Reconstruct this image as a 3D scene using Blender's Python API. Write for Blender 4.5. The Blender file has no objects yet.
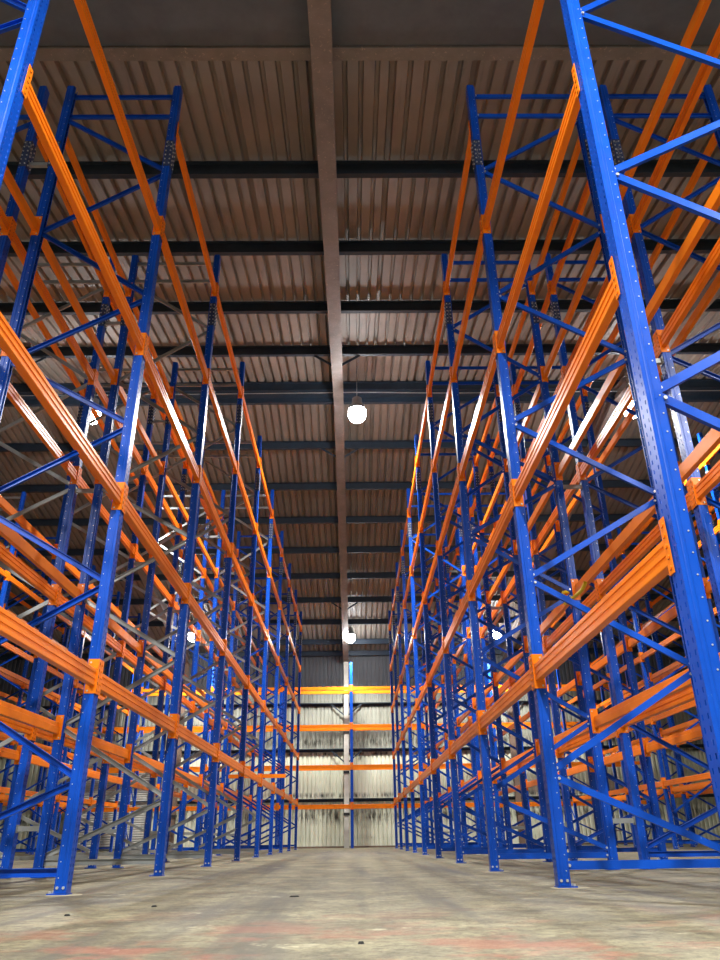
import bpy, bmesh, math, random
from mathutils import Vector, Matrix
random.seed(7)
S = bpy.context.scene
COL = S.collection
H = 0.325                                   # camera height, metres

# ------------------------------------------------------------------ materials
def new_mat(name):
    m = bpy.data.materials.new(name); m.use_nodes = True
    nt = m.node_tree; b = nt.nodes['Principled BSDF']
    return m, nt, b
def N(nt, t, **kw):
    n = nt.nodes.new(t)
    for k, v in kw.items():
        if k in n.inputs: n.inputs[k].default_value = v
        else: setattr(n, k, v)
    return n
def ramp(nt, stops, src):
    r = nt.nodes.new('ShaderNodeValToRGB'); e = r.color_ramp.elements
    while len(e) > 1: e.remove(e[-1])
    e[0].position, e[0].color = stops[0][0], (*stops[0][1], 1)
    for p, c in stops[1:]:
        x = e.new(p); x.color = (*c, 1)
    nt.links.new(src, r.inputs['Fac']); return r
def coord(nt, scale=(1,1,1)):
    tc = nt.nodes.new('ShaderNodeTexCoord'); mp = nt.nodes.new('ShaderNodeMapping')
    mp.inputs['Scale'].default_value = scale
    nt.links.new(tc.outputs['Object'], mp.inputs['Vector']); return mp.outputs['Vector']
def noise(nt, vec, scale, detail=4, rough=.6):
    n = N(nt, 'ShaderNodeTexNoise', Scale=scale, Detail=detail, Roughness=rough)
    nt.links.new(vec, n.inputs['Vector']); return n.outputs['Fac']
def mix(nt, fac, a, b):
    m = nt.nodes.new('ShaderNodeMix'); m.data_type = 'RGBA'
    if isinstance(fac, float): m.inputs[0].default_value = fac
    else: nt.links.new(fac, m.inputs[0])
    for i, v in ((6, a), (7, b)):
        if isinstance(v, tuple): m.inputs[i].default_value = (*v, 1)
        else: nt.links.new(v, m.inputs[i])
    return m.outputs[2]
def painted(name, col, col2, scuff, rough=.3, metallic=0.0, amount=.68, coat=0.0, spec=.5):
    m, nt, b = new_mat(name)
    v = coord(nt)
    base = ramp(nt, [(.3, col2), (.7, col)], noise(nt, v, 3.0))
    sc = ramp(nt, [(amount, (0,0,0)), (amount+.05, (1,1,1))], noise(nt, coord(nt, (1,1,.45)), 26, 6, .7))
    c = mix(nt, sc.outputs['Color'], base.outputs['Color'], scuff)
    nt.links.new(c, b.inputs['Base Color'])
    r = nt.nodes.new('ShaderNodeMapRange'); r.inputs['To Min'].default_value = rough*.7; r.inputs['To Max'].default_value = rough*1.5
    nt.links.new(noise(nt, v, 14), r.inputs['Value']); nt.links.new(r.outputs[0], b.inputs['Roughness'])
    b.inputs['Metallic'].default_value = metallic
    b.inputs['Specular IOR Level'].default_value = spec
    return m
M = {}
M['blue'] = painted('blue_paint', (.003,.078,.52), (.002,.055,.40), (.20,.32,.60), .30, amount=.70, spec=.28)
M['orange'] = painted('orange_paint', (.95,.25,.010), (.86,.20,.008), (.85,.50,.28), .30, amount=.72, spec=.20)
M['galv'] = painted('galvanised_steel', (.42,.44,.43), (.27,.29,.29), (.6,.6,.58), .38, metallic=.55)
M['zinc'] = painted('zinc_bolts', (.75,.75,.72), (.6,.6,.58), (.8,.8,.8), .3, metallic=.6)
M['purlin'] = painted('dark_purlin_paint', (.020,.038,.062), (.012,.024,.042), (.08,.08,.08), .5)
M['rafter'] = painted('brown_grey_steel', (.26,.232,.215), (.185,.165,.15), (.40,.33,.27), .6, amount=.6)
M['gutter'] = painted('dull_gutter_steel', (.125,.150,.175), (.095,.115,.135), (.16,.14,.13), .55)
M['column'] = painted('pale_column_paint', (.66,.65,.58), (.50,.49,.43), (.20,.12,.07), .6, amount=.68)
M['rust'] = painted('rusty_column_paint', (.20,.13,.09), (.12,.09,.07), (.30,.18,.10), .7, amount=.6)
M['yellow'] = painted('yellow_strap', (.85,.66,.01), (.8,.6,.01), (.9,.8,.2), .5)
M['black'] = painted('black_rubber', (.02,.02,.02), (.012,.012,.012), (.05,.05,.05), .7)
M['lampbody'] = painted('lamp_housing', (.30,.31,.32), (.25,.26,.27), (.4,.4,.4), .4, metallic=.5)
M['grout'] = painted('pale_grout', (.44,.41,.28), (.34,.31,.21), (.3,.28,.2), .9)
M['splice'] = painted('pitted_splice_steel', (.03,.05,.13), (.02,.035,.09), (.45,.40,.33), .5, amount=.58)

def sheet_mat(name, c1, c2, stain, stains_z=None, streak=(6,6,.35)):
    m, nt, b = new_mat(name)
    v = coord(nt)
    base = ramp(nt, [(.3, c2), (.7, c1)], noise(nt, v, .8, 6))
    st = ramp(nt, [(.55, (0,0,0)), (.78, (1,1,1))], noise(nt, coord(nt, streak), 1.0, 6, .7))
    c = mix(nt, st.outputs['Color'], base.outputs['Color'], stain)
    if stains_z:                                  # rows of grime collected along the girts
        sx = nt.nodes.new('ShaderNodeSeparateXYZ'); nt.links.new(v, sx.inputs[0])
        tot = None
        for z0, w in stains_z:
            s1 = nt.nodes.new('ShaderNodeMath'); s1.operation = 'SUBTRACT'; s1.inputs[1].default_value = z0; nt.links.new(sx.outputs['Z'], s1.inputs[0])
            s2 = nt.nodes.new('ShaderNodeMath'); s2.operation = 'ABSOLUTE'; nt.links.new(s1.outputs[0], s2.inputs[0])
            s3 = nt.nodes.new('ShaderNodeMapRange'); s3.inputs['From Min'].default_value = w; s3.inputs['From Max'].default_value = w*.2
            nt.links.new(s2.outputs[0], s3.inputs['Value'])
            if tot is None: tot = s3.outputs[0]
            else:
                a = nt.nodes.new('ShaderNodeMath'); a.operation = 'MAXIMUM'; nt.links.new(tot, a.inputs[0]); nt.links.new(s3.outputs[0], a.inputs[1]); tot = a.outputs[0]
        nz = ramp(nt, [(.42, (0,0,0)), (.62, (1,1,1))], noise(nt, coord(nt, (5,5,1.2)), 1.3, 6, .7))
        mu = nt.nodes.new('ShaderNodeMath'); mu.operation = 'MULTIPLY'; nt.links.new(tot, mu.inputs[0]); nt.links.new(nz.outputs['Color'], mu.inputs[1])
        c = mix(nt, mu.outputs[0], c, (.035,.032,.022))
    nt.links.new(c, b.inputs['Base Color']); b.inputs['Roughness'].default_value = .6
    return m
M['roof'] = sheet_mat('brown_liner_sheet', (.29,.26,.225), (.20,.182,.16), (.10,.09,.078), streak=(5,.5,.5))
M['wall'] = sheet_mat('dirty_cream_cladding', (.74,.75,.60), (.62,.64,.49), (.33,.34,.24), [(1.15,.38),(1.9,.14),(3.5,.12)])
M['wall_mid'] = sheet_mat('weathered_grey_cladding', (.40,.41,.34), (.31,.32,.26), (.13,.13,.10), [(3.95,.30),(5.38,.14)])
M['wall_top'] = sheet_mat('shaded_grey_cladding', (.11,.12,.125), (.085,.09,.10), (.06,.06,.06))  # greyer top cladding, its colour darkened further for shade above the lamp cones
M['shutter'] = sheet_mat('white_shutter_slats', (.70,.70,.64), (.60,.60,.55), (.4,.4,.36))

def floor_mat():
    m, nt, b = new_mat('worn_concrete')
    v = coord(nt)
    base = ramp(nt, [(.36, (.070,.062,.036)), (.5, (.185,.166,.098)), (.63, (.34,.315,.19))], noise(nt, v, 1.6, 14, .85))
    fine = ramp(nt, [(.43, (.25,.23,.18)), (.52, (1,1,1))], noise(nt, v, 16, 12, .9))
    mm = nt.nodes.new('ShaderNodeMix'); mm.data_type = 'RGBA'; mm.blend_type = 'MULTIPLY'; mm.inputs[0].default_value = .7
    nt.links.new(base.outputs['Color'], mm.inputs[6]); nt.links.new(fine.outputs['Color'], mm.inputs[7])
    track = ramp(nt, [(.50, (0,0,0)), (.66, (1,1,1))], noise(nt, coord(nt, (2.2,.16,1)), 1.0, 5, .6))
    c = mix(nt, track.outputs['Color'], mm.outputs[2], (.070,.064,.050))
    spat = ramp(nt, [(.60, (0,0,0)), (.68, (1,1,1))], noise(nt, coord(nt, (1,1,1)), 2.3, 8, .75))
    c = mix(nt, spat.outputs['Color'], c, (.40,.37,.25))
    # worn red paint left on the slab near the aisle mouth
    sx = nt.nodes.new('ShaderNodeSeparateXYZ'); nt.links.new(v, sx.inputs[0])
    mr = nt.nodes.new('ShaderNodeMapRange'); mr.inputs['From Min'].default_value = 4.6; mr.inputs['From Max'].default_value = 2.4
    nt.links.new(sx.outputs['Y'], mr.inputs['Value'])
    rn = ramp(nt, [(.50, (0,0,0)), (.58, (1,1,1))], noise(nt, coord(nt, (.9,1.15,1)), 1.7, 7, .7))
    mu = nt.nodes.new('ShaderNodeMath'); mu.operation = 'MULTIPLY'; nt.links.new(mr.outputs[0], mu.inputs[0]); nt.links.new(rn.outputs['Color'], mu.inputs[1])
    m2 = nt.nodes.new('ShaderNodeMath'); m2.operation = 'MULTIPLY'; m2.inputs[1].default_value = .6; nt.links.new(mu.outputs[0], m2.inputs[0])
    c = mix(nt, m2.outputs[0], c, (.30,.085,.05))
    nt.links.new(c, b.inputs['Base Color'])
    b.inputs['Roughness'].default_value = .62
    bp = nt.nodes.new('ShaderNodeBump'); bp.inputs['Strength'].default_value = .6; bp.inputs['Distance'].default_value = .01
    nt.links.new(noise(nt, v, 22, 8, .7), bp.inputs['Height']); nt.links.new(bp.outputs[0], b.inputs['Normal'])
    return m
M['floor'] = floor_mat()
def emis(name, col, s):
    m, nt, b = new_mat(name)
    b.inputs['Base Color'].default_value = (*col, 1)
    b.inputs['Emission Color'].default_value = (*col, 1); b.inputs['Emission Strength'].default_value = s
    return m
M['lamp'] = emis('lit_led_lens', (.97,.985,1.0), 60)

# ------------------------------------------------------------------ mesh helpers
def bm_box(bm, x0, x1, y0, y1, z0, z1, mi=0):
    vs = [bm.verts.new(p) for p in ((x0,y0,z0),(x1,y0,z0),(x1,y1,z0),(x0,y1,z0),(x0,y0,z1),(x1,y0,z1),(x1,y1,z1),(x0,y1,z1))]
    for q in ((0,3,2,1),(4,5,6,7),(0,1,5,4),(1,2,6,5),(2,3,7,6),(3,0,4,7)):
        f = bm.faces.new([vs[i] for i in q]); f.material_index = mi
def bm_prism(bm, prof, fn0, fn1, mi=0, caps=True):
    """prof: closed polygon of 2-D points; fn0/fn1 map a 2-D point to 3-D at both ends"""
    a = [bm.verts.new(fn0(p)) for p in prof]; b = [bm.verts.new(fn1(p)) for p in prof]; n = len(prof)
    for i in range(n):
        f = bm.faces.new((a[i], a[(i+1)%n], b[(i+1)%n], b[i])); f.material_index = mi
    if caps:
        for l in (a[::-1], b):
            f = bm.faces.new(l); f.material_index = mi
def bm_cyl(bm, p, ax, r, h, n=8, mi=0, r2=None):
    p = Vector(p); ax = Vector(ax).normalized(); u = ax.orthogonal().normalized(); w = ax.cross(u); r2 = r if r2 is None else r2
    pr = [(math.cos(2*math.pi*i/n), math.sin(2*math.pi*i/n)) for i in range(n)]
    bm_prism(bm, pr, lambda q: p+u*q[0]*r+w*q[1]*r, lambda q: p+ax*h+u*q[0]*r2+w*q[1]*r2, mi)
def mesh_of(bm, name, mats):
    bmesh.ops.recalc_face_normals(bm, faces=bm.faces)
    me = bpy.data.meshes.new(name); bm.to_mesh(me); bm.free()
    for m in mats: me.materials.append(M[m])
    return me
def obj(name, me, parent=None, loc=(0,0,0), rz=0.0):
    o = bpy.data.objects.new(name, me); COL.objects.link(o)
    o.location = loc; o.rotation_euler = (0,0,rz)
    if parent: o.parent = parent
    return o
def tag(o, label, cat, group=None, kind=None):
    o['label'] = label; o['category'] = cat
    if group: o['group'] = group
    if kind: o['kind'] = kind
    return o
def struct(name, me, parent=None, **k):
    o = obj(name, me, parent, **k)
    if not parent: o['kind'] = 'structure'
    return o
def copy_tree(o, parent=None):
    c = o.copy(); COL.objects.link(c)
    if parent: c.parent = parent
    for ch in list(o.children): copy_tree(ch, c)
    return c

# ------------------------------------------------------------------ dimensions
XL, XR = -2.026, 1.454                      # centre lines of the posts that face the aisle
DEP, GAP = 1.245, .34                       # frame depth, gap between back-to-back rows
Y0, BAY = 5.822, 2.7994
LEV = [1.346, 2.878, 4.484, 6.010, 7.552]   # underside of the beam connectors
TOP = 8.36
AIS = 3.50

# ------------------------------------------------------------------ roof, walls, floor
CC, SL = 7.6, .167
YR = 2.045*CC; 
def roof_z(y, off=0): return (CC + SL*y if y < YR else CC + SL*YR - SL*(y-YR)) + H - off
YB, YF, XW = 32.4, -9.0, 16.0
def purlin_like(name, y, mat='purlin', drop=.20, w=.065, off=.03, x0=-XW, x1=XW):
    bm = bmesh.new(); z = roof_z(y, off); t = .012
    sgn = 1 if y < YR else -1
    # Z section: top flange, web, bottom flange with lips
    prof = [(-w,0),(0,0),(0,-drop+t),(w,-drop+t),(w,-drop+.03),(w+t*.5,-drop+.03),(w+t*.5,-drop),(-t,-drop),(-t,-t),(-w,-t)]
    bm_prism(bm, prof, lambda p: (x0, y+p[0], z+p[1]), lambda p: (x1, y+p[0], z+p[1]))
    return struct(name, mesh_of(bm, 'purlin', [mat]))
def corrugate(x0, x1, pitch, fn, big=5, depth=.035, wide=.3):
    """row of points along x with recesses; fn(x, d) -> list of two 3-D points"""
    pts = []; x = x0; i = 0
    while x < x1:
        b = (big and i % big == 0); d = depth*(1.6 if b else 1); wd = pitch*(wide*1.45 if b else wide)
        pts += [(x,0),(x+pitch-wd,0),(x+pitch-wd*.8,d),(x+pitch-wd*.2,d)]
        x += pitch; i += 1
    pts.append((x,0)); return pts
# roof: two sheeted slopes meeting at the ridge
bm = bmesh.new()
pts = corrugate(-XW, XW, .205, None, 5, .055, .34)
for ya, yb in ((YF-.2, YR), (YR, YB+.3)):
    a = [bm.verts.new((x, ya, roof_z(ya)+d)) for x, d in pts]; b = [bm.verts.new((x, yb, roof_z(yb)+d)) for x, d in pts]
    for i in range(len(pts)-1): bm.faces.new((a[i], a[i+1], b[i+1], b[i]))
struct('ceiling', mesh_of(bm, 'ceiling', ['roof']))
# walls
def wall(name, p0, p1, ztop, nrm, mat='wall', zb=0.0):
    bm = bmesh.new(); p0 = Vector(p0); p1 = Vector(p1); L = (p1-p0).length; u = (p1-p0).normalized(); nrm = Vector(nrm)
    pp = corrugate(0, L, .17, None, 0, .035, .5)
    pp = [(x, d) for x, d in pp if x <= L]
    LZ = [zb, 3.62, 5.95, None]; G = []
    for x, d in pp:
        q = p0+u*x - nrm*d
        G.append([bm.verts.new((q.x, q.y, ztop(q.y) if z is None else z)) for z in LZ])
    for i in range(len(pp)-1):
        for j in range(3):
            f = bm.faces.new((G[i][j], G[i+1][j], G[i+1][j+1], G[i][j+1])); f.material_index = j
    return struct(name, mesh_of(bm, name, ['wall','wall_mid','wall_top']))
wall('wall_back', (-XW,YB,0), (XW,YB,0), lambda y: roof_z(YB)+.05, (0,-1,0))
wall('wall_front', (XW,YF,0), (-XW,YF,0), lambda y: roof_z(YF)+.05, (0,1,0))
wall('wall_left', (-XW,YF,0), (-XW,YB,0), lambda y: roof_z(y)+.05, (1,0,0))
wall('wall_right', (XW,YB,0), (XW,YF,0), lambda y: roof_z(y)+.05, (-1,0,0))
bm = bmesh.new(); bm_box(bm, -XW-.2, XW+.2, YF-.2, YB+.3, -.2, 0)
struct('floor', mesh_of(bm, 'floor', ['floor']))
# purlins: measured rows, then the ridge pair and its beam
tn = 1
for k in [1.0,1.2516,1.509,1.754,2.006, 2.085,2.326,2.581,2.823,3.068,3.307,3.556,3.812,4.071,4.235]:
    purlin_like('trim_%d' % tn, k*CC); tn += 1
for y in (3.1, 1.2, -.7, -2.6, -4.5, -6.4): purlin_like('trim_%d' % tn, y); tn += 1
bm = bmesh.new(); z = roof_z(YR)
bm_box(bm, -XW, XW, YR-.20, YR+.18, z-.34, z-.24); bm_box(bm, -XW, XW, YR-.03, YR+.03, z-.47, z-.34); bm_box(bm, -XW, XW, YR-.05, YR+.05, z-.48, z-.47)
struct('trim_%d' % tn, mesh_of(bm, 'ridge_beam', ['purlin'])); tn += 1
# broad smooth box gutter over the aisle mouth with a paler edge angle
bm = bmesh.new()
bm_prism(bm, [(3.7, roof_z(3.7)-.06), (5.5, roof_z(5.5)-.06), (5.5, roof_z(5.5)-.16), (3.7, roof_z(3.7)-.16)], lambda p: (-XW, p[0], p[1]), lambda p: (XW, p[0], p[1]))
struct('trim_%d' % tn, mesh_of(bm, 'gutter', ['gutter'])); tn += 1
bm = bmesh.new(); z = roof_z(5.6)
bm_box(bm, -XW, XW, 5.515, 5.67, z-.20, z-.185); bm_box(bm, -XW, XW, 5.515, 5.53, z-.185, z-.03)
struct('trim_%d' % tn, mesh_of(bm, 'edge_angle', ['rafter'])); tn += 1
# rafters (I sections following both slopes) with knee braces, each on its columns
def rafter(x, n):
    bm = bmesh.new(); w = .12; d0, d1 = .235, .55; t = .02
    prof = [(-w,-d0),(w,-d0),(w,-d0-t),(.01,-d0-t),(.01,-d1+t),(w,-d1+t),(w,-d1),(-w,-d1),(-w,-d1+t),(-.01,-d1+t),(-.01,-d0-t),(-w,-d0-t)]
    for ya, yb in ((YF, YR), (YR, YB-.1)):
        bm_prism(bm, prof, lambda p: (x+p[0], ya, roof_z(ya)+p[1]), lambda p: (x+p[0], yb, roof_z(yb)+p[1]))
    o = struct('trim_%d' % n, mesh_of(bm, 'rafter', ['rafter']))
    for y in (1.754*CC, 2.326*CC, 3.556*CC):
        for s in (-1, 1):
            b = bmesh.new(); z = roof_z(y)
            bm_bar(b, (x+s*.04, y+.05, z-d1+.03), (x+s*.50, y+.05, z-.22), .05, .02)
            obj('knee_brace', mesh_of(b, 'knee_brace', ['purlin']), o)
    return o
def bm_bar(bm, a, b, w, t, up=(0,1,0), mi=0):
    a = Vector(a); b = Vector(b); d = (b-a).normalized(); n = Vector(up); n = (n - d*n.dot(d)).normalized(); s = d.cross(n)
    pr = [(-w/2,-t/2),(w/2,-t/2),(w/2,t/2),(-w/2,t/2)]
    bm_prism(bm, pr, lambda p: a+s*p[0]+n*p[1], lambda p: b+s*p[0]+n*p[1], mi)
CX = -.30
for x in (CX-6.9, CX, CX+6.9): rafter(x, tn); tn += 1
for x, mt in ((CX-6.9,'rust'), (CX,'column'), (CX+6.9,'rust')):
    bm = bmesh.new(); y = YB-.30; w = .10
    zt = roof_z(y)-.55
    prof = [(-w,-.12),(w,-.12),(w,-.10),(.01,-.10),(.01,.10),(w,.10),(w,.12),(-w,.12),(-w,.10),(-.01,.10),(-.01,-.10),(-w,-.10)]
    bm_prism(bm, prof, lambda p: (x+p[0], y+p[1], 0), lambda p: (x+p[0], y+p[1], zt))
    o = struct('trim_%d' % tn, mesh_of(bm, 'column', [mt])); tn += 1
    for z in (5.84, 4.24, 2.70, 1.15):
        b = bmesh.new(); bm_box(b, x-.12, x+.12, y-.15, y+.13, z, z+.10); obj('clamp_band', mesh_of(b, 'band', ['black']), o)
    for z in (3.65, 5.50):
        for s in (-1, 1):
            b = bmesh.new(); bm_bar(b, (x+s*.08, y+.08, z-.5), (x+s*.65, y+.16, z-.03), .05, .02); obj('knee_brace', mesh_of(b, 'kb', ['purlin']), o)
# girts along the back and side walls
for z in (1.78, 3.68, 5.52):
    bm = bmesh.new(); y = YB-.03
    bm_prism(bm, [(0,0),(-.17,0),(-.17,-.03),(-.15,-.03),(-.15,-.015),(-.015,-.015),(-.015,-.12),(0,-.12)], lambda p: (-XW, y+p[0], z+p[1]), lambda p: (XW, y+p[0], z+p[1]))
    struct('trim_%d' % tn, mesh_of(bm, 'girt', ['purlin'])); tn += 1
# plinth angle at the foot of the back wall
bm = bmesh.new(); bm_box(bm, -XW, XW, YB-.05, YB-.005, 0, .06); struct('baseboard_back', mesh_of(bm, 'plinth', ['rust']))
# roller shutter in the back wall, far left
bm = bmesh.new(); n = 34
for i in range(n):
    z = .06+i*.085
    bm_prism(bm, [(0,0),(-.03,.012),(-.036,.04),(-.03,.068),(0,.08)], lambda p: (-11.3, YB-.10+p[0], z+p[1]), lambda p: (-8.3, YB-.10+p[0], z+p[1]))
d = struct('door_1', mesh_of(bm, 'shutter', ['shutter']))
for x0, x1, z0, z1, nm in ((-11.42,-11.3,0,3.0,'guide_rail'), (-8.3,-8.18,0,3.0,'guide_rail'), (-11.42,-8.18,3.0,3.4,'roll_housing'), (-11.3,-8.3,0,.055,'bottom_bar')):
    b = bmesh.new(); bm_box(b, x0, x1, YB-.20, YB-.08, z0, z1); obj(nm, mesh_of(b, nm, ['galv']), d)

# ------------------------------------------------------------------ rack upright post with punched faces
def strip_with_holes(bm, org, u, v, width, z0, z1, holes, hw, hh, mi=0):
    """flat strip in the (u, z) plane; holes: list of (uc, zc) sorted in columns -> cut as rectangles"""
    us = sorted({0.0, width} | {c for h in holes for c in (round(h[0]-hw/2,5), round(h[0]+hw/2,5))})
    zs = sorted({z0, z1} | {c for h in holes for c in (round(h[1]-hh/2,5), round(h[1]+hh/2,5))})
    hs = {(round(h[0],4), round(h[1],4)) for h in holes}
    grid = [[bm.verts.new((org[0]+u[0]*a, org[1]+u[1]*a, z)) for a in us] for z in zs]
    for j in range(len(zs)-1):
        zc = round((zs[j]+zs[j+1])/2, 4)
        for i in range(len(us)-1):
            uc = round((us[i]+us[i+1])/2, 4)
            if (uc, zc) in hs: continue
            bm.faces.new((grid[j][i], grid[j][i+1], grid[j+1][i+1], grid[j+1][i]))
def post_mesh(height, name='post'):
    bm = bmesh.new(); z0 = .012
    w, dp = .10, .09                        # width along the aisle, depth into the rack
    zs = [round(.08+.05*k, 4) for k in range(int((height-.12)/.05))]
    # front face (x = -dp/2): two columns of slots either side of a pressed groove
    fh = [(c, z) for z in zs for c in (.024, .076)]
    strip_with_holes(bm, (-dp/2, -w/2), (0,1), None, w, z0, height, fh, .010, .022)
    for s in (-1, 1):
        strip_with_holes(bm, (-dp/2, s*w/2), (1,0), None, .075, z0, height, [], .012, .012)
        for k in range(int((height-.16)/.10)): bm_cyl(bm, (-dp/2+.064, s*w/2, .105+.10*k), (0,s,0), .0042, .0025, 6, 1)  # pale studs stand in for light through side holes and for bolt heads
        # rear flange kinks in and out again
        pr = [(-dp/2+.075, s*w/2), (-dp/2+.083, s*(w/2-.018)), (dp/2, s*(w/2-.018)), (dp/2, s*(w/2-.032))]
        a = [bm.verts.new((p[0], p[1], z0)) for p in pr]; b = [bm.verts.new((p[0], p[1], height)) for p in pr]
        for i in range(3): bm.faces.new((a[i], a[i+1], b[i+1], b[i]))
        # stiffening rib pressed along the side
        x = -dp/2+.030
        bm_prism(bm, [(x-.010, s*w/2+s*.0005), (x-.006, s*(w/2+.004)), (x+.006, s*(w/2+.004)), (x+.010, s*w/2+s*.0005)], lambda p: (p[0],p[1],z0), lambda p: (p[0],p[1],height))
    bmesh.ops.remove_doubles(bm, verts=bm.verts, dist=.00005)
    return mesh_of(bm, name, ['blue', 'zinc'])
POST = post_mesh(TOP)
def plate_mesh():
    bm = bmesh.new(); bm_box(bm, -.055, .085, -.056, .056, .002, .010)
    for x, y in ((.068,.035),(.068,-.035)): bm_cyl(bm, (x,y,.010), (0,0,1), .011, .014, 6, 1)
    return mesh_of(bm, 'base_plate', ['blue','zinc'])
PLATE = plate_mesh()
def splice_mesh():
    bm = bmesh.new()
    for s in (-1,1):
        bm_box(bm, -.048, .030, s*.0555-.0015, s*.0555+.0015, 7.02, 7.42)
        for k in range(6):
            for x in (-.035, .015): bm_cyl(bm, (x, s*.0565, 7.06+k*.065), (0,s,0), .009, .008, 6, 1)
    bm_box(bm, -.0545, -.0515, -.057, .057, 7.02, 7.42)
    for k in range(6):
        for y in (-.030,.030): bm_cyl(bm, (-.0545, y, 7.06+k*.065), (-1,0,0), .009, .007, 6, 1)
    return mesh_of(bm, 'splice', ['splice','zinc'])
SPL = splice_mesh()
def foot_bolts():
    bm = bmesh.new()
    for z in (.045,):
        for s in (-1,1):
            for x in (-.025,.018): bm_cyl(bm, (x, s*.0505, z), (0,s,0), .010, .008, 6)
    return mesh_of(bm, 'bolts', ['zinc'])
FBOLT = foot_bolts()
def brace_mesh(a, b, mat, w=.048, t=.026):
    bm = bmesh.new(); a = Vector(a); b = Vector(b); d = (b-a).normalized(); n = Vector((0,1,0)); s = d.cross(n)
    # channel open at the back
    k = .004
    pr = [(-w/2,-t/2),(w/2,-t/2),(w/2,t/2),(w/2-k,t/2),(w/2-k,-t/2+k),(-w/2+k,-t/2+k),(-w/2+k,t/2),(-w/2,t/2)]
    bm_prism(bm, pr, lambda p: a+s*p[0]+n*p[1], lambda p: b+s*p[0]+n*p[1])
    for e, q in ((a, 1), (b, -1)):
        bm_cyl(bm, e+d*q*.016-n*(t/2+.012), n, .011, .012, 6, 1)
    return mesh_of(bm, 'brace', [mat, 'zinc'])
def build_frame(mat, dep=DEP, top=TOP, post=POST):
    """local: aisle-side post centre at x = 0, rear post at x = dep"""
    root = bpy.data.objects.new('upright_frame', None); COL.objects.link(root); root.empty_display_size = .2
    for x, rz in ((0,0), (dep, math.pi)):
        p = obj('post', post, root, (x,0,0), rz)
        obj('base_plate', PLATE, p); obj('foot_bolts', FBOLT, p)
        if top > 7.5: obj('splice_plate', SPL, p)
    i0, i1 = .038, dep-.038
    F = [.74, 2.24, 3.74, 5.23, 6.98]; R = [.17, 1.49, 2.98, 4.47, 6.10, 7.83]
    F = [z for z in F if z < top-.3]; R = [z for z in R if z < top-.1]
    for k, zf in enumerate(F):
        o1 = obj('diagonal_brace', brace_mesh((i0, -.014, zf-.03), (i1, -.014, R[k]+.03), mat), root)
        if k+1 < len(R): o2 = obj('diagonal_brace', brace_mesh((i0, .015, zf+.03), (i1, .015, R[k+1]-.03), mat), root)
    hz = [.137] + ([7.88, 8.22] if top > 7.5 else [top-.15])
    for z in hz: obj('horizontal_brace', brace_mesh((i0, 0, z), (i1, 0, z), mat, .055), root)
    if mat == 'galv':
        for c in root.children:
            if 'brace' in c.name: c['label'] = 'bare galvanised brace'
    return root

# ------------------------------------------------------------------ pallet beam
BL = BAY-.104
def beam_mesh(L=BL, h=.125, w=.050):
    """length along y, origin at mid-length, underside of connector level; x<0 is the outer face"""
    z = .055; g = .006; bm = bmesh.new()
    prof = [(-w/2+.004,z),(w/2-.004,z),(w/2,z+.004),(w/2,z+h*.60),(w/2-.010,z+h*.64),(w/2-.010,z+h-.004),(w/2-.014,z+h),(-w/2+.004,z+h),(-w/2,z+h-.004),
            (-w/2,z+h*.78),(-w/2+g,z+h*.75),(-w/2+g,z+h*.62),(-w/2,z+h*.59),(-w/2,z+h*.40),(-w/2+g,z+h*.37),(-w/2+g,z+h*.26),(-w/2,z+h*.23),(-w/2,z+.004)]
    e = .004
    bm_prism(bm, prof, lambda p: (p[0], -L/2+e, p[1]), lambda p: (p[0], L/2-e, p[1]))
    return mesh_of(bm, 'beam', ['orange'])
def connector_mesh(sy, L=BL):
    """L-shaped hook plate at the end sy*L/2: one leg on the post's side, one folded over its face"""
    bm = bmesh.new(); y = sy*L/2; t = .004; hh = .262
    bm_box(bm, -.034, .052, min(y, y-sy*t), max(y, y-sy*t), 0, hh)                  # leg on the side of the post
    bm_box(bm, -.0355, -.0315, min(y-sy*t, y+sy*.049), max(y-sy*t, y+sy*.049), 0, hh)        # leg folded over the face
    bm_box(bm, -.0315, .0, min(y-sy*t, y-sy*.012), max(y-sy*t, y-sy*.012), .186, .225)       # weld gusset over the beam
    for k in range(5):
        z = .028+k*.05
        bm_cyl(bm, (-.0355, y+sy*.028, z), (-1,0,0), .010, .005, 8, 0)
        bm_box(bm, -.0362, -.0355, min(y+sy*.012,y+sy*.020), max(y+sy*.012,y+sy*.020), z-.010, z+.010, 1)
    for z in (.02, .235): bm_cyl(bm, (.030, y-sy*t, z), (0,-sy,0), .008, .005, 6, 2)
    return mesh_of(bm, 'connector', ['orange','black','zinc'])
BEAM = beam_mesh(); CON = [connector_mesh(-1), connector_mesh(1)]
# back rack: beams run along x, built from the same parts turned a quarter
beam_proto = bpy.data.objects.new('pallet_beam', None); COL.objects.link(beam_proto); beam_proto.empty_display_size = .1
obj('rail', BEAM, beam_proto)
for c in CON: obj('end_connector', c, beam_proto)
used = [False]
def place_beam(x, y, z, rz, label, group):
    o = beam_proto if not used[0] else copy_tree(beam_proto)
    used[0] = True
    o.location = (x,y,z); o.rotation_euler = (0,0,rz)
    tag(o, label, 'beam', group, 'thing'); return o

# ------------------------------------------------------------------ rows
ORD = ['first','second','third','fourth','fifth','sixth','seventh','eighth','ninth','tenth']
LW = ['lowest level','second level','third level','fourth level','top level']
blue_frame = build_frame('blue'); galv_frame = build_frame('galv')
taken = {'blue': False, 'galv': False}
def place_frame(kind, x, y, rz, label, group):
    proto = blue_frame if kind == 'blue' else galv_frame
    o = proto if not taken[kind] else copy_tree(proto)
    taken[kind] = True
    o.location = (x,y,0); o.rotation_euler = (0,0,rz)
    tag(o, label, 'rack frame', group); return o
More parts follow.
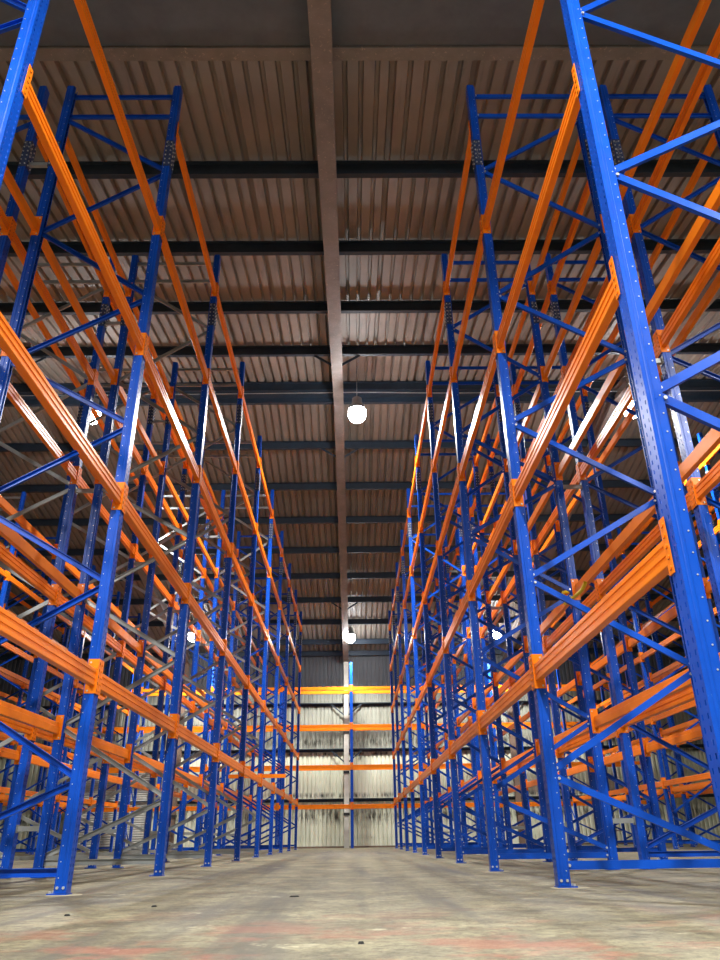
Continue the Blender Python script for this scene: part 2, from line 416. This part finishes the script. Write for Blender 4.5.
# name, x of the aisle-side post, direction into the rack (+1 / -1), first frame, last frame, words
xl2 = XL-DEP*2-GAP; xr2 = XR+DEP*2+GAP
xl3 = xl2-AIS; xl4 = xl3-2*DEP-GAP; xr3 = xr2+AIS; xr4 = xr3+2*DEP+GAP
TH = .0125                                  # the two end frames stand slightly out of plumb
ROWS = [
 ('L1', XL, -1, -1, 8, 'rack left of the aisle', 'aisle side', 'rear side'),
 ('R1', XR, 1, -1, 8, 'rack right of the aisle', 'aisle side', 'rear side'),
 ('L2', xl2, 1, -1, 8, 'second rack row on left', 'outer side', 'inner side'),
 ('R2', xr2, -1, -1, 8, 'second rack row on right', 'outer side', 'inner side'),
 ('L3', xl3, -1, 2, 8, 'third rack row on left', 'near side', 'far side'),
 ('R3', xr3, 1, 2, 8, 'third rack row on right', 'near side', 'far side'),
 ('L4', xl4, 1, 3, 8, 'outermost rack row on left', 'far side', 'near side'),
 ('R4', xr4, -1, 3, 8, 'outermost rack row on right', 'far side', 'near side'),
]
GALV = {'L1': (1,2,3,4), 'L2': (1,2,3,4), 'L3': (3,4)}
beams = []                                 # (priority, x, y, z, rz, label, group)
for nm, x0, s, i0, i1, words, near, far in ROWS:
    rz = 0 if s > 0 else math.pi
    for i in range(i0, i1+1):
        k = i-i0; kind = 'galv' if i in GALV.get(nm, ()) else 'blue'
        pos = ORD[k] if i < i1 else 'last'
        lean = (nm in ('L1','R1') and i == i0)
        br = 'bare steel braces' if kind == 'galv' else 'blue braces'
        fo = place_frame(kind, x0, Y0+i*BAY, rz, 'blue upright frame with %s, %s from the front, %s' % (br, pos, words), 'upright frames of the '+words)
        if lean: fo.rotation_euler.y = TH; fo.location.x -= s*TH*1.6; fo.location.z = .012
        if i == i1: continue
        yc = Y0+(i+.5)*BAY
        for l, z in enumerate(LEV):
            if l == 4 and i == -1: continue
            for face, off, w in ((0, -.020, near), (1, DEP+.020, far)):
                xx = x0+s*off; r = (0 if s > 0 else math.pi)+(math.pi if face else 0)
                dist = math.hypot(xx, yc)
                pen = {'L1':1,'R1':1,'L2':1.55,'R2':1.55,'L3':1.9,'R3':1.9,'L4':2.4,'R4':2.4}[nm]*(1.35 if face else 1)
                if lean:
                    sh = TH*(z-1.45); xx += s*sh/2; r += s*sh/BAY
                beams.append((dist*pen, xx, yc, z, r, 'orange beam, %s, %s, %s bay from the front, %s' % (LW[l], w, ORD[k], words), 'orange beams of the '+words))
# rack against the back wall
YK = 30.15; BH = [1.30, 2.69, 4.17, 5.62]; BD = .80; BT = 6.77
BPOST = post_mesh(BT, 'short_post')
bf = build_frame('blue', BD, BT, BPOST)
bx = [-.08+BAY*k for k in range(-4, 5)]
for k, x in enumerate(bx):
    o = bf if k == 0 else copy_tree(bf)
    o.location = (x, YK, 0); o.rotation_euler = (0,0,math.pi/2)
    w = 'at the end of the aisle' if k == 4 else '%s %s of the aisle end' % (ORD[abs(k-4)-1], 'left' if k < 4 else 'right')
    tag(o, 'shorter blue upright frame of the back wall rack, %s' % w, 'rack frame', 'upright frames of the back wall rack')
for k in range(len(bx)-1):
    xc = bx[k]+BAY/2
    side = 'left' if xc < -.08 else 'right'; q = ORD[int(abs(xc+.08)//BAY)]
    for l, z in enumerate(BH):
        for face, off in ((0, -.020), (1, BD+.020)):
            pr = (0 if (face == 0 or l == 3) else 20)+abs(xc)*.8
            beams.append((pr, xc, YK+off, z, math.pi/2+(math.pi if face else 0),
              'orange beam of back wall rack, %s, %s, %s bay %s of centre post' % (LW[l].replace('fourth','top'), 'front side' if not face else 'wall side', q, side), 'orange beams of the back wall rack'))
beams.sort(key=lambda b: b[0])
for p, x, y, z, r, lab, grp in beams[:300]: place_beam(x, y, z, r, lab, grp)
# the remaining beams, farthest and mostly hidden, as one object
bm = bmesh.new(); tmp = bmesh.new()
for me in (BEAM, *CON): tmp.from_mesh(me)
tm = bpy.data.meshes.new('tmp'); tmp.to_mesh(tm); tmp.free()
vv = [v.co.copy() for v in tm.vertices]; ff = [tuple(p.vertices) for p in tm.polygons]
V = []; Fc = []
for p, x, y, z, r, lab, grp in beams[300:]:
    mt = Matrix.Translation((x,y,z)) @ Matrix.Rotation(r, 4, 'Z'); n0 = len(V)
    V += [tuple(mt @ c) for c in vv]; Fc += [tuple(i+n0 for i in f) for f in ff]
bm.free()
me = bpy.data.meshes.new('far_beams'); me.from_pydata(V, [], Fc); me.materials.append(M['orange']); me.update()
tag(obj('pallet_beam_mass', me), 'orange beams of the farthest rack bays, seen small between the nearer blue posts', 'beam', None, 'stuff')

# row spacers tying back-to-back rows together
bm = bmesh.new(); g = GAP-.102
bm_box(bm, -g/2, g/2, -.018, .018, -.025, .025)
for s in (-1,1): bm_box(bm, s*g/2-.002, s*g/2+.002, -.04, .04, -.04, .04)
SPM = mesh_of(bm, 'row_spacer', ['galv']); first = None
for xx, i0, side in ((XL-DEP-GAP/2, -1, 'left racks nearest the aisle'), (XR+DEP+GAP/2, -1, 'right racks nearest the aisle'), (xl3-DEP-GAP/2, 3, 'outermost racks on left'), (xr3+DEP+GAP/2, 3, 'outermost racks on right')):
    for i in range(i0, 9):
        for z, hw in ((.46,'low'), (4.41,'mid-height'), (7.10,'high')):
            o = obj('row_spacer', SPM, None, (xx, Y0+i*BAY, z))
            tag(o, 'short grey %s spacer bar between %s, at %s frame' % (hw, side, ORD[i-i0]), 'spacer bar', 'spacers between back-to-back racks')

# pale grout patches under the posts along the aisle
bm = bmesh.new(); n = 26
ring = [(.12*math.cos(2*math.pi*i/n)*(1+.18*random.random()), .10*math.sin(2*math.pi*i/n)*(1+.5*random.random())) for i in range(n)]
bm_prism(bm, ring, lambda p: (p[0], p[1], .0002), lambda p: (p[0]*.96, p[1]*.96, .0018))
GR = mesh_of(bm, 'grout', ['grout'])
for i in range(0, 9):
    for x, side in ((XL, 'left'), (XR, 'right')):
        o = obj('grout_pad', GR, None, (x+.03, Y0+i*BAY-.02, 0), random.random()*6)
        tag(o, 'pale thin grout pad under aisle-side post of %s %s frame' % (ORD[i+1], side), 'grout pad', 'grout pads under the aisle posts')

# ------------------------------------------------------------------ high-bay lamps
def lamp_proto():
    root = bpy.data.objects.new('high_bay_lamp', None); COL.objects.link(root); root.empty_display_size = .2
    bm = bmesh.new(); n = 28
    prof = [(.05,.34),(.11,.33),(.12,.20),(.15,.15),(.205,.02),(.20,.02),(.145,.14),(.06,.15)]
    for j in range(len(prof)-1):
        r0, z0 = prof[j]; r1, z1 = prof[j+1]
        A = [bm.verts.new((r0*math.cos(2*math.pi*k/n), r0*math.sin(2*math.pi*k/n), z0)) for k in range(n)]
        B = [bm.verts.new((r1*math.cos(2*math.pi*k/n), r1*math.sin(2*math.pi*k/n), z1)) for k in range(n)]
        for k in range(n): bm.faces.new((A[k], A[(k+1)%n], B[(k+1)%n], B[k]))
    bmesh.ops.remove_doubles(bm, verts=bm.verts, dist=1e-5)
    obj('reflector', mesh_of(bm, 'reflector', ['lampbody']), root)
    bm = bmesh.new(); bmesh.ops.create_uvsphere(bm, u_segments=24, v_segments=14, radius=.20, matrix=Matrix.Translation((0,0,-.09))); obj('lens', mesh_of(bm, 'lens', ['lamp']), root)
    return root
lp = lamp_proto(); lamp_on = False
LAMPS = [(.14,14.35,9.08,'main aisle, near the ridge'), (-5.88,14.35,9.10,'left side aisle, nearer'), (6.44,14.35,9.16,'right side aisle, nearer'),
         (-.10,29.4,7.68,'main aisle, above the back wall rack'), (-6.35,29.0,7.70,'left side aisle, farther'), (5.75,29.0,7.70,'right side aisle, farther')]
HID = [(0,-.3,7.7,'main aisle, behind the viewer'), (-6.2,-.3,7.7,'left side aisle, behind the viewer'), (6.2,-.3,7.7,'right side aisle, behind the viewer')]
POW = [950,950,950, 620,850,850, 1350,1350,1350]
for k, (x, y, z, w) in enumerate(LAMPS+HID):
    o = lp if k == 0 else copy_tree(lp)
    o.location = (x,y,z); tag(o, 'lit round high bay lamp over the %s' % w, 'lamp', 'high bay lamps')
    b = bmesh.new(); bm_cyl(b, (0,0,.34), (0,0,1), .008, roof_z(y)-z-.36-(.0), 6); obj('suspension_rod', mesh_of(b, 'rod', ['galv']), o)
    L = bpy.data.lights.new('lamp_light', 'SPOT'); L.energy = POW[k]; L.color = (1.0,.985,.94); L.spot_size = math.radians(150); L.spot_blend = .5; L.shadow_soft_size = .14
    lo = bpy.data.objects.new('lamp_light', L); COL.objects.link(lo); lo.location = (x,y,z-.31)

# ------------------------------------------------------------------ small things
# loose orange bar lying across the lowest beams, poking into the aisle
bm = bmesh.new(); bm_prism(bm, [(-.04,0),(.04,0),(.04,.075),(.03,.075),(.03,.012),(-.03,.012),(-.03,.075),(-.04,.075)], lambda p: (-.62,p[0],p[1]), lambda p: (.62,p[0],p[1]))
o = obj('crossbar', mesh_of(bm, 'crossbar', ['orange']), None, (-2.10, 17.15, 1.346+.182))
tag(o, 'loose orange crossbar lying across lowest left beams, its end poking into the aisle', 'crossbar')
# yellow strap looped over a rear beam on the right
def tube(name, pts, r, mat):
    cu = bpy.data.curves.new(name, 'CURVE'); cu.dimensions = '3D'; cu.bevel_depth = r; cu.bevel_resolution = 2
    sp = cu.splines.new('NURBS'); sp.points.add(len(pts)-1); sp.order_u = 3; sp.use_endpoint_u = True
    for q, p in zip(sp.points, pts): q.co = (*p, 1)
    o = bpy.data.objects.new(name, cu); COL.objects.link(o); cu.materials.append(M[mat])
    dg = bpy.context.evaluated_depsgraph_get(); dg.update()
    me = bpy.data.meshes.new_from_object(o.evaluated_get(dg)); bpy.data.objects.remove(o)
    me.materials.clear(); me.materials.append(M[mat])
    return obj(name, me)
sy = tube('lifting_strap', [(2.73,8.92,3.082),(2.66,8.90,3.082),(2.632,8.88,3.04),(2.632,8.84,2.90),(2.632,8.72,2.90),(2.632,8.45,2.87),(2.632,8.15,2.85),(2.632,8.02,2.86),(2.640,7.96,2.90)], .022, 'yellow')
tag(sy, 'yellow strap looped over an orange rear beam and round a post of right rack', 'strap')
cb = tube('roof_cable', [(-XW,YR-.45,roof_z(YR)-.50),(-5,YR-.45,roof_z(YR)-.48),(-.6,YR-.45,roof_z(YR)-.46),(.3,YR-.45,roof_z(YR)-.445),(2.4,YR-.45,roof_z(YR)-.50),(6,YR-.45,roof_z(YR)-.46),(XW,YR-.45,roof_z(YR)-.48)], .012, 'galv')
tag(cb, 'thin grey cable strung under the dark ridge beam', 'cable')
# debris on the floor
for (x, y, a, b, r, w) in ((-1.416,4.193,.018,.012,.3,'crumb of dark debris on concrete near front left post'), (-1.105,4.665,.022,.012,1.1,'dark chip on concrete, left of the aisle, ahead of front post'),
                        (-.375,5.284,.035,.005,.1,'thin dark splinter on the floor in mid aisle'), (.02,2.956,.014,.009,.2,'small black crumb at the bottom centre of the floor')):
    bm = bmesh.new(); n = 9
    pr = [(a*math.cos(2*math.pi*i/n)*(.8+.4*random.random()), b*math.sin(2*math.pi*i/n)*(.8+.4*random.random())) for i in range(n)]
    bm_prism(bm, pr, lambda p: (p[0],p[1],.0005), lambda p: (p[0]*.7,p[1]*.7,.008))
    o = obj('debris_chip', mesh_of(bm, 'chip', ['black']), None, (x,y,0), r); tag(o, w, 'debris', 'debris on the floor')

# ------------------------------------------------------------------ world, camera, view
w = bpy.data.worlds.new('World'); S.world = w; w.use_nodes = True
w.node_tree.nodes['Background'].inputs[0].default_value = (.05,.06,.08,1); w.node_tree.nodes['Background'].inputs[1].default_value = .3
f, pit, yaw, roll = 733.83, .4543, .0129, .0137
c, s = math.cos(yaw), math.sin(yaw); cp, sp = math.cos(pit), math.sin(pit); cr, sr = math.cos(roll), math.sin(roll)
xh = Vector((c,-s,0)); yh = Vector((s,c,0)); zh = Vector((0,0,1))
D = yh*cp+zh*sp; U0 = -yh*sp+zh*cp
R_ = xh*cr-U0*sr; U_ = xh*sr+U0*cr
cam = bpy.data.cameras.new('camera'); co = bpy.data.objects.new('camera', cam); COL.objects.link(co)
co.matrix_world = Matrix(((R_.x,U_.x,-D.x,0),(R_.y,U_.y,-D.y,0),(R_.z,U_.z,-D.z,H),(0,0,0,1)))
cam.sensor_fit = 'VERTICAL'; cam.sensor_height = 24; cam.lens = f/960*24; cam.clip_start = .02; cam.clip_end = 200
S.camera = co
S.view_settings.view_transform = 'Standard'; S.view_settings.look = 'None'; S.view_settings.gamma = 1; S.view_settings.use_curve_mapping = False
S.view_settings.exposure = 1.5
S.cycles.max_bounces = 8; S.cycles.diffuse_bounces = 5; S.cycles.use_denoising = True
